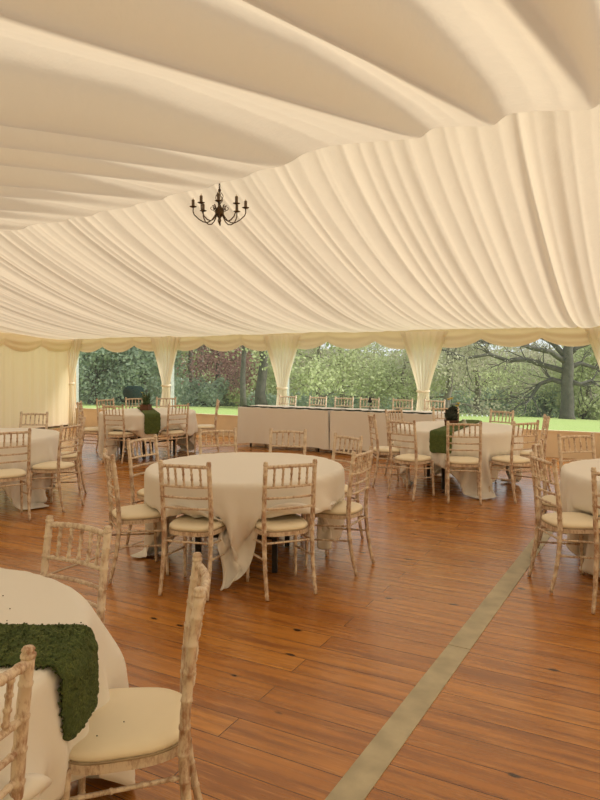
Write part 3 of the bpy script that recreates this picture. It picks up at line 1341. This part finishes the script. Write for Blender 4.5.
# ------------------------------------------------------------------ centrepieces
def leaf_cloud(center, rad, n, size, rk, squash=1.0, shell=0.5):
    V, F = [], []
    for _ in range(n):
        d = Vector((rk.gauss(0, 1), rk.gauss(0, 1), rk.gauss(0, 1))).normalized()
        r = rad * (shell + (1 - shell) * rk.random())
        p = Vector(center) + Vector((d.x * r, d.y * r, d.z * r * squash))
        u = Vector((rk.gauss(0, 1), rk.gauss(0, 1), rk.gauss(0, 1))).normalized()
        v = u.cross(d)
        if v.length < 0.1:
            continue
        v.normalize()
        s = size * rk.uniform(0.6, 1.3)
        m = len(V)
        V += [tuple(p - u * s), tuple(p + v * s * .45), tuple(p + u * s), tuple(p - v * s * .45)]
        F.append((m, m + 1, m + 2, m + 3))
    return V, F


def flower(mb, p, r, rk):
    for k in range(6):
        a = k * PI / 3
        c = Vector(p)
        t = c + Vector((math.cos(a) * r, math.sin(a) * r, r * 0.5))
        s = Vector((-math.sin(a), math.cos(a), 0)) * r * 0.35
        mid = (c + t) / 2 + Vector((0, 0, r * 0.1))
        mb.add([c, mid + s, t, mid - s], [(0, 1, 2, 3)])
    mb.lathe([(r * .2, 0), (r * .28, r * .3), (r * .12, r * .5)], 6, p)


# flower table: rustic box, dark bunch, yellow flowers
rk = random.Random(21)
bx, by = c2w(1.98, 8.50)
root = empty('dark_flower_arrangement', (bx, by, 0.776), 0.3, 'dark dried bunch with yellow flowers in low wooden box on moss runner', 'flower arrangement')
mb = MB()
mb.box((-0.085, -0.085, 0), (0.085, 0.085, 0.07))
mb.box((-0.092, -0.092, 0.058), (0.092, 0.092, 0.072))
mb.build('wooden_box', M_WOODBOX, root, False)
V, F = leaf_cloud((0, 0, 0.135), 0.10, 700, 0.022, rk, 1.0, 0.3)
V2_, F2_ = leaf_cloud((0.02, -0.01, 0.20), 0.065, 300, 0.018, rk, 1.0, 0.3)
mb = MB()
mb.add(V, F)
mb.add(V2_, F2_)
mb.lathe([(0.03, 0.05), (0.075, 0.09), (0.085, 0.14), (0.06, 0.19), (0.04, 0.23), (0.01, 0.25)], 14)
mb.build('dark_foliage', M_DARKLEAF, root)
tips = [(0.0, 0.0, 0.345), (-0.03, 0.03, 0.33), (0.09, 0.02, 0.28), (0.07, -0.03, 0.25), (0.13, 0.04, 0.22)]
ms, mf = MB(), MB()
for tp in tips:
    ms.tube(bez((0.01, 0, 0.1), (tp[0] * .4, tp[1] * .4, tp[2] * .7), tp, 6), 0.0025, 5)
ms.build('flower_stems', M_MIDLEAF, root)
for tp in tips[:4]:
    mf = MB()
    flower(mf, tp, 0.040, rk)
    mf.build('yellow_flower', M_YELLOW, root)
jx, jy = c2w(2.13, 8.44)
root = empty('glass_jar', (jx, jy, 0.757), 0, 'small pale glass jar beside the dark flower arrangement', 'jar')
mb = MB()
mb.lathe([(0.028, 0), (0.032, 0.006), (0.032, 0.07), (0.022, 0.082), (0.022, 0.095)], 16)
mb.build('body', M_JAR, root)
mb = MB()
mb.lathe([(0.024, 0.092), (0.024, 0.104), (0.02, 0.106)], 16)
mb.build('lid', M_ALU, root)

# back left table: box of spiky plants
rk = random.Random(22)
bx, by = c2w(-2.63, 11.1)
root = empty('flower_box', (bx, by, 0.776), 0.2, 'small brown box of spiky plants on back left table', 'flower arrangement')
mb = MB()
mb.box((-0.075, -0.065, 0), (0.075, 0.065, 0.10))
mb.box((-0.08, -0.07, 0.088), (0.08, 0.07, 0.102))
mb.build('wooden_box', M_WOODBOX, root, False)
mb = MB()
for k in range(46):
    a = rk.uniform(0, 6.28)
    L = rk.uniform(0.10, 0.24)
    lean = rk.uniform(0.02, 0.13)
    p0 = (rk.uniform(-.05, .05), rk.uniform(-.05, .05), 0.095)
    p2 = (p0[0] + lean * math.cos(a), p0[1] + lean * math.sin(a), 0.1 + L)
    mb.tube(bez(p0, (p0[0], p0[1], 0.1 + L * 0.6), p2, 5), [0.006, 0.007, 0.006, 0.004, 0.001], 4)
V, F = leaf_cloud((0, 0, 0.12), 0.08, 260, 0.02, rk, 0.8, 0.2)
mb.add(V, F)
mb.build('spiky_plants', M_MIDLEAF, root)
for tp in ((-0.075, 0, 0.30), (-0.02, 0.02, 0.24)):
    mf = MB()
    flower(mf, tp, 0.028, rk)
    mf.tube([(0, 0, 0.1), tp], 0.002, 4)
    mf.build('yellow_flower', M_YELLOW, root)


# ------------------------------------------------------------------ chandelier
tx = (219.5 - 300) / FPX
CXh = YR * (tx * CY - SY) / (CY + tx * SY)
HT = CAM_H + 1.86
root = empty('chandelier', (CXh, YR, HT - 0.425), 0.1, 'dark bronze eight-arm candle chandelier hanging from the ridge', 'chandelier')
mb = MB()
mb.tube([(0, 0, 0.36), (0, 0, 0.62)], 0.004, 6)
for k in range(9):
    zc = 0.385 + k * 0.026
    ring = [(0.009 * math.cos(a) * (1 if k % 2 else 0.3), 0.009 * math.cos(a) * (0.3 if k % 2 else 1), zc + 0.016 * math.sin(a)) for a in [2 * PI * q / 10 for q in range(11)]]
    mb.tube(ring, 0.0022, 5)
mb.build('chain', M_BRONZE, root)
mb = MB()
mb.lathe([(0.004, -0.0), (0.012, 0.02), (0.02, 0.045), (0.012, 0.07), (0.026, 0.085), (0.045, 0.11), (0.05, 0.14), (0.04, 0.17), (0.02, 0.19), (0.015, 0.21), (0.006, 0.22), (0.005, 0.36)], 16)
mb.build('central_stem', M_BRONZE, root)
mb = MB()
for k in range(5):                                   # twisted open cage
    a0 = k * 2 * PI / 5
    pts = []
    for q in range(19):
        u = q / 18
        r = 0.004 + 0.036 * math.sin(PI * u)
        a = a0 + u * 2.6
        pts.append((r * math.cos(a), r * math.sin(a), 0.215 + 0.145 * u))
    mb.tube(pts, 0.0038, 5)
mb.lathe([(0.01, 0.355), (0.016, 0.36), (0.016, 0.372), (0.008, 0.38)], 12)
mb.build('twisted_cage', M_BRONZE, root)
for k in range(8):
    a = k * PI / 4 + 0.476
    c, s = math.cos(a), math.sin(a)
    hi = -0.02
    Rr = 0.255 if k % 2 else 0.275
    arm = MB()
    prf = [(0.03, 0.13), (0.055, 0.085), (0.085, 0.045), (0.125, 0.022), (0.17, 0.028), (0.215, 0.055), (Rr - 0.012, 0.10), (Rr, 0.13), (Rr, 0.195 + hi)]
    arm.tube([(r * c, r * s, z) for r, z in prf], 0.0062, 6)
    cur = []                                         # small scroll near the hub
    for q in range(16):
        g_ = q / 15
        an = PI * 0.5 + g_ * 2.0 * PI * 0.95
        rad = 0.030 * (1 - 0.55 * g_)
        cur.append((0.075 + rad * math.cos(an), 0.175 + rad * math.sin(an)))
    arm.tube([((r) * c, (r) * s, z) for r, z in [(0.04, 0.12), (0.05, 0.16)] + cur], 0.0036, 5)
    ao = arm.build('arm', M_BRONZE, root)
    pan = MB()
    pan.lathe([(0.004, -0.006), (0.018, -0.004), (0.036, 0.004), (0.038, 0.008), (0.02, 0.006), (0.012, 0.01)], 14, (Rr * c, Rr * s, 0.2 + hi))
    pan.build('drip_pan', M_BRONZE, ao)
    cs = MB()
    cs.lathe([(0.014, 0.0), (0.0175, 0.004), (0.0155, 0.008), (0.0155, 0.070), (0.012, 0.074)], 12, (Rr * c, Rr * s, 0.205 + hi))
    cs.build('candle_sleeve', M_CANDLE, ao)
    bl = MB()
    bl.lathe([(0.004, 0.0), (0.006, 0.008), (0.004, 0.018), (0.001, 0.026)], 8, (Rr * c, Rr * s, 0.274 + hi))
    bl.build('bulb', M_BULB, ao)


# ------------------------------------------------------------------ outdoors
def ground_h(X, Y):
    yy = max(Y, 13.0)
    h = -0.22 - 0.066 * (yy - 13.0)
    if Y > 95:
        h = -0.22 - 0.066 * 82
    return h


GX = [-160 + 8 * k for k in range(31)]
GY = [-20, 0, 12, 13, 18, 24, 30, 36, 42, 48, 54, 60, 66, 72, 80, 88, 95, 110, 140]
V, F = grid(len(GX), len(GY), lambda i, j: (GX[i], GY[j], ground_h(GX[i], GY[j]) + (0.0 if GY[j] < 14 else 0.10 * math.sin(GX[i] * 0.21 + j))))
o = struct('ground', V, F, M_GRASS)


def on_ground(px_, z):
    X, Y = c2w((px_ - 300) / FPX * z, z)
    return X, Y, ground_h(X, Y)


def branch(mb, rk, p, d, L, r, depth, tips, droop=0.0, spread_=0.6, kids=3):
    n = 5
    pts = [Vector(p)]
    dd = Vector(d).normalized()
    for k in range(n):
        dd = (dd + Vector((rk.gauss(0, .16), rk.gauss(0, .16), rk.gauss(0, .12) - droop))).normalized()
        pts.append(pts[-1] + dd * L / n)
    mb.tube(pts, [r * (1 - 0.6 * k / n) for k in range(n + 1)], 6 if r > 0.05 else 4, False)
    tips.append(pts[-1])
    tips.append(pts[-3])
    if depth <= 0:
        return
    for k in range(kids):
        q = rk.randint(2, n)
        base = pts[q]
        nd = (dd + Vector((rk.gauss(0, spread_), rk.gauss(0, spread_), rk.gauss(0.15, spread_ * .7)))).normalized()
        branch(mb, rk, base, nd, L * rk.uniform(0.5, 0.75), r * 0.42, depth - 1, tips, droop, spread_, kids)


def tree(px_, z, H, trunk_r, crown_r, leafmat, bark, nleaf, lsize, name, label, seed, crown_base=0.25, depth=2, kids=4, lean=(0, 0), clump=0.8, droop=0.02, group='trees beyond the lawn'):
    rk = random.Random(seed)
    X, Y, G = on_ground(px_, z)
    root = empty(name, (X, Y, G - 0.05), rk.uniform(0, 0.2), label, 'tree', group)
    mb = MB()
    n = 8
    pts, rad = [], []
    x = y = 0
    for k in range(n + 1):
        u = k / n
        pts.append((x + lean[0] * u * H * .3, y + lean[1] * u * H * .3, u * H * 0.8))
        rad.append(trunk_r * (1.25 if k == 0 else 1.0) * (1 - 0.72 * u))
        x += rk.gauss(0, H * 0.012)
        y += rk.gauss(0, H * 0.012)
    mb.tube(pts, rad, 10)
    mb.build('trunk', bark, root)
    br = MB()
    tips = []
    nb = max(5, int(H * 1.0))
    for k in range(nb):
        u = crown_base + (1 - crown_base) * (k + rk.random()) / nb
        q = min(n - 1, int(u * n))
        base = Vector(pts[q]).lerp(Vector(pts[q + 1]), u * n - q)
        a = k * 2.4 + rk.uniform(-.4, .4)
        up = 0.15 + 0.9 * u
        Lb = crown_r * (1.15 - 0.55 * u) * rk.uniform(0.7, 1.1)
        branch(br, rk, base, (math.cos(a), math.sin(a), up * 0.6), Lb, trunk_r * 0.30 * (1.1 - 0.6 * u), depth - 1, tips, droop, 0.6, kids)
    br.build('branches', bark, root)
    V, F = [], []
    if nleaf:
        per = max(1, nleaf // len(tips))
        for tp in tips:
            for _ in range(per):
                p = tp + Vector((rk.gauss(0, clump), rk.gauss(0, clump), rk.gauss(0, clump * 0.8)))
                u = Vector((rk.gauss(0, 1), rk.gauss(0, 1), rk.gauss(0, 1))).normalized()
                v = u.orthogonal().normalized()
                s = lsize * rk.uniform(0.6, 1.3)
                m = len(V)
                V += [tuple(p - u * s), tuple(p + v * s * .6), tuple(p + u * s), tuple(p - v * s * .6)]
                F.append((m, m + 1, m + 2, m + 3))
        link_mesh('foliage', V, F, leafmat, root, False)
    return root


def bush(px_, z, wd, ht, leafmat, n, lsize, name, label, seed, group='shrubs beyond the lawn', cat='bush'):
    rk = random.Random(seed)
    X, Y, G = on_ground(px_, z)
    root = empty(name, (X, Y, G - 0.05), 0, label, cat, group)
    mb = MB()
    for k in range(7):
        a = k * 0.9
        mb.tube(bez((0, 0, 0), (0.1 * wd * math.cos(a), 0.1 * wd * math.sin(a), ht * .4), (0.3 * wd * math.cos(a), .3 * wd * math.sin(a), ht * .75), 5), [0.09, .08, .06, .05, .03], 5)
    mb.build('stems', M_BARKDK, root)
    V, F = [], []
    lobes = [(rk.uniform(-.35, .35) * wd, rk.uniform(-.3, .3) * wd, rk.uniform(0.15, 0.72) * ht, rk.uniform(0.18, 0.32) * min(wd, ht)) for _ in range(14)]
    for _ in range(n):
        lx, ly, lz, lr = lobes[rk.randrange(14)]
        d = Vector((rk.gauss(0, 1), rk.gauss(0, 1), rk.gauss(0, 1))).normalized() * lr * rk.uniform(0.75, 1.1)
        p = Vector((lx, ly, lz)) + d
        if p.z < 0:
            p.z = abs(p.z) * .5
        u = Vector((rk.gauss(0, 1), rk.gauss(0, 1), rk.gauss(0, 1))).normalized()
        v = u.orthogonal().normalized()
        s = lsize * rk.uniform(0.6, 1.3)
        m = len(V)
        V += [tuple(p - u * s), tuple(p + v * s * .6), tuple(p + u * s), tuple(p - v * s * .6)]
        F.append((m, m + 1, m + 2, m + 3))
    link_mesh('foliage', V, F, leafmat, root, False)
    return root


# first window: dense evergreens
tree(92, 56, 9, .35, 3.2, L_DARK, M_BARKDK, 9000, .16, 'evergreen_tree', 'dense evergreen beside the corner curtain, first window', 101, 0.05)
tree(118, 60, 10, .4, 3.4, L_DARK, M_BARKDK, 9000, .16, 'evergreen_tree', 'dense evergreen in the middle of the first window', 102, 0.05)
tree(146, 57, 9, .35, 3.2, L_DARK, M_BARKDK, 9000, .16, 'evergreen_tree', 'dense evergreen beside second curtain, first window', 103, 0.05)
# second window
tree(190, 62, 13, .30, 2.6, L_OLIVE, M_BARK, 1800, .15, 'bare_trunk_tree', 'pale grey trunk just right of the second curtain', 104, 0.55)
tree(201, 66, 13, .26, 2.4, L_OLIVE, M_BARK, 1500, .15, 'bare_trunk_tree', 'slim pale trunk behind the low dark bush', 105, 0.55)
tree(214, 58, 9.5, .30, 3.3, L_COPPER, M_BARKDK, 7000, .13, 'copper_beech', 'reddish copper-leaved tree in the second window', 106, 0.25)
bush(204, 55, 4.2, 2.6, L_DARK, 3500, .14, 'dark_bush', 'low dark bush under the copper-leaved tree', 107)
tree(243.5, 50, 13, .25, 3.0, L_SPRING, M_BARKDK, 1500, .14, 'dark_trunk_tree', 'tree with slender dark forked trunk, left of middle curtain', 108, 0.42, lean=(0.03, 0))
tree(262, 52, 14, .46, 3.6, L_OLIVE, M_BARKDK, 2500, .14, 'dark_trunk_tree', 'tree with thick dark trunk beside the middle curtain', 109, 0.45)
bush(233, 66, 6, 4.5, L_SPRING, 4500, .17, 'leafy_bush', 'bright leafy bush between the copper tree and dark trunks', 110)
# third window
tree(318, 54, 9.5, .30, 3.6, L_SPRING, M_BARK, 8000, .14, 'leafy_tree', 'bright green leafy tree just right of the middle curtain', 111, 0.12)
tree(345, 60, 9.2, .34, 4.2, L_OLIVE, M_BARK, 3600, .13, 'spreading_tree', 'thinly leaved spreading tree in centre of third window', 112, 0.15, kids=5)
tree(372, 64, 7.4, .30, 4.2, L_OLIVE, M_BARK, 4200, .13, 'spreading_tree', 'olive spreading tree left of sky gap in third window', 113, 0.15)
tree(398, 57, 6.0, .30, 3.4, L_SPRING, M_BARK, 5000, .13, 'leafy_tree', 'rounded green tree left of the right-hand curtain', 114, 0.12)
# fourth window
tree(446, 55, 9.5, .34, 3.8, L_PALE, M_BARK, 6000, .13, 'leafy_tree', 'pale tree right of the curtain, behind the flowers', 115, 0.10)
tree(478, 60, 10, .32, 4.0, L_SPRING, M_BARK, 5000, .13, 'leafy_tree', 'light green tree in the left part of fourth window', 116, 0.12)
tree(508, 66, 7.6, .30, 4.0, L_PALE, M_BARK, 5500, .13, 'leafy_tree', 'pale brownish tree left of the oak', 117, 0.10)
tree(534, 70, 6.4, .30, 4.0, L_PALE, M_BARK, 5500, .13, 'leafy_tree', 'pale tree behind the oak branches', 118, 0.10)
tree(592, 58, 8.0, .34, 3.6, L_SPRING, M_BARK, 8500, .15, 'leafy_tree', 'bright green tree right of the oak at right edge', 119, 0.08)
tree(640, 58, 9.0, .34, 3.6, L_SPRING, M_BARK, 4000, .15, 'leafy_tree', 'green tree just beyond the right edge', 120, 0.08)
bush(548, 62, 5, 3.4, L_DARK, 3000, .15, 'dark_bush', 'dark green bush at the foot of the oak, left side', 121)
bush(583, 57, 4.5, 2.6, L_SPRING, 3000, .14, 'leafy_bush', 'low green bush at the right of the oak trunk', 122)
# the old oak with long low limbs
rk = random.Random(77)
X, Y, G = on_ground(567, 52)
root = empty('old_oak', (X, Y, G - 0.1), 0, 'old oak with thick grey trunk and long bare limbs reaching left', 'tree', 'trees beyond the lawn')
mb = MB()
mb.tube([(0, 0, 0), (-.02, 0, .5), (.05, 0, 1.6), (0.0, 0, 3.0), (0.08, 0, 4.4), (.05, 0, 5.6), (0.3, 0, 7.2), (0.4, 0, 9)], [.72, .56, .50, .46, .45, .38, .3, .2], 14)
mb.build('trunk', M_BARKDK, root)
br = MB()
ux = Vector((CY, SY, 0))      # image right
uz = Vector((-SY, CY, 0))     # away
limbs = [
    [(0, 0, 3.9), (-1.6, .4, 4.4), (-3.2, .3, 4.9), (-4.8, -.2, 4.8), (-6.3, -.3, 5.3), (-8.2, -.6, 5.0), (-10.2, -.4, 5.7)],
    [(0, 0, 4.6), (-1.4, -.3, 5.5), (-3.0, -.5, 5.8), (-4.6, -.3, 6.4), (-6.4, -.2, 6.2), (-8.6, 0, 6.9)],
    [(0, 0, 5.0), (-1.0, .3, 6.2), (-2.2, .4, 6.9), (-4.0, .5, 7.2), (-5.6, .5, 7.9)],
    [(0, 0, 2.9), (-1.0, .5, 3.3), (-2.0, .5, 2.9), (-2.7, .4, 1.9), (-3.2, .3, 1.4)],
    [(0, 0, 4.2), (1.2, .3, 4.6), (2.4, .4, 4.2), (3.4, .2, 4.6)],
    [(0, 0, 5.2), (1.0, .3, 5.9), (2.4, .4, 6.3), (4.0, .2, 6.2)],
    [(0, 0, 3.2), (1.0, -.2, 2.9), (1.8, -.2, 3.2), (2.6, -.2, 2.7)]]
tips = []
for lm in limbs:
    pts = [ux * a + uz * b + Vector((0, 0, c)) for a, b, c in lm]
    n = len(pts)
    br.tube(pts, [0.22 * (1 - 0.75 * k / (n - 1)) + .02 for k in range(n)], 8)
    for k in range(1, n):
        for q in range(4):
            dd = (pts[k] - pts[k - 1]).normalized() + Vector((rk.gauss(0, .5), rk.gauss(0, .5), rk.gauss(0.25, .5)))
            branch(br, rk, pts[k], dd, rk.uniform(1.0, 2.2), 0.06, 1, tips, 0.0, 0.6, 3)
br.build('branches', M_BARKDK, root)
V, F = [], []
for tp in tips:
    for _ in range(3):
        p = tp + Vector((rk.gauss(0, .4), rk.gauss(0, .4), rk.gauss(0, .4)))
        u = Vector((rk.gauss(0, 1), rk.gauss(0, 1), rk.gauss(0, 1))).normalized()
        v = u.orthogonal().normalized()
        s = 0.055 * rk.uniform(0.6, 1.3)
        m = len(V)
        V += [tuple(p - u * s), tuple(p + v * s * .6), tuple(p + u * s), tuple(p - v * s * .6)]
        F.append((m, m + 1, m + 2, m + 3))
link_mesh('foliage', V, F, L_PALE, root, False)


# woodland mass behind, nobody could count it
def mass(name, z0, z1, px0, px1, h0, h1, n, size, mat, label, seed):
    rk = random.Random(seed)
    V, F = [], []
    for _ in range(n):
        px_ = rk.uniform(px0, px1)
        z = rk.uniform(z0, z1)
        X, Y, G = on_ground(px_, z)
        env = 0.5 + 0.5 * math.sin(X * 0.33 + seed) * math.cos(X * 0.13 + 1.7 * seed)
        H = h0 + (h1 - h0) * env + rk.gauss(0, .4)
        p = Vector((X, Y, G + H * rk.random() ** 0.8))
        u = Vector((rk.gauss(0, 1), rk.gauss(0, 1), rk.gauss(0, 1))).normalized()
        v = u.orthogonal().normalized()
        s = size * rk.uniform(0.6, 1.3)
        m = len(V)
        V += [tuple(p - u * s), tuple(p + v * s * .6), tuple(p + u * s), tuple(p - v * s * .6)]
        F.append((m, m + 1, m + 2, m + 3))
    o = link_mesh(name, V, F, mat, None, False)
    tag(o, label, 'woodland', kind='stuff')


mass('woodland_thicket', 78, 92, -40, 300, 7.6, 10.5, 20000, .38, L_OLIVE, 'dense olive woodland filling the background behind the left windows', 1)
mass('woodland_thicket', 74, 90, 290, 760, 5.8, 8.4, 34000, .34, L_PALE, 'hazy olive woodland filling the background behind the right windows', 2)
mass('undergrowth', 64, 70, -20, 760, 0.8, 2.4, 16000, .22, L_DARK, 'dark undergrowth along the far edge of the lawn', 3)

# white stones along the far edge of the lawn
for k, px_ in enumerate((462, 467, 472, 477, 482, 487, 491, 495)):
    X, Y, G = on_ground(px_, 51 - 0.1 * k)
    o = MB()
    o.lathe([(0.05, 0), (0.075, 0.05), (0.065, 0.14), (0.03, 0.19)], 9)
    ob = o.build('white_stone', M_STONE)
    ob.location = (X, Y, G - 0.02)
    ob.scale = (1, 0.8, 0.8 + 0.3 * (k % 3) / 2)
    tag(ob, 'small white stone in a row on the far lawn edge, left of oak', 'stone', 'row of white stones on the lawn')

# unidentified dark green hooded shape outside the first window
zb = 17.2
X, Y, G = on_ground(134, zb)
root = empty('garden_hooded_shape', (X, Y, G), YAW, 'dark green rounded hooded shape with curled lip outside the first window', 'garden_shape')
sc_ = zb / FPX
topz = CAM_H - (386 - HOR) * sc_ - G
botz = CAM_H - (403 - HOR) * sc_ - G
mb = MB()
mb.lathe([(0.05, botz), (0.17, botz + .01), (0.25, botz + 0.12), (0.285, botz + 0.25), (0.28, botz + 0.34), (0.23, topz - 0.03), (0.14, topz)], 22)
for v in range(len(mb.V)):
    x_, y_, z_ = mb.V[v]
    mb.V[v] = (x_ * 0.98 + 0.10 * (z_ - botz) * -0.3, y_, z_)
mb.build('hood', M_DKGREEN, root)
mb = MB()
mb.tube(bez((-0.20, 0, botz + 0.06), (-0.34, 0, botz - 0.0), (-0.36, 0, botz + 0.14), 8), [0.035, .035, .032, .03, .026, .022, .018, .01], 8)
mb.build('curled_lip', M_DKGREEN, root)
for a in (0.5, 2.6, 4.7):
    mb = MB()
    mb.tube([(0.12 * math.cos(a), 0.12 * math.sin(a), botz + .03), (0.3 * math.cos(a), 0.3 * math.sin(a), 0)], 0.016, 6)
    mb.build('leg', M_BLACK, root)
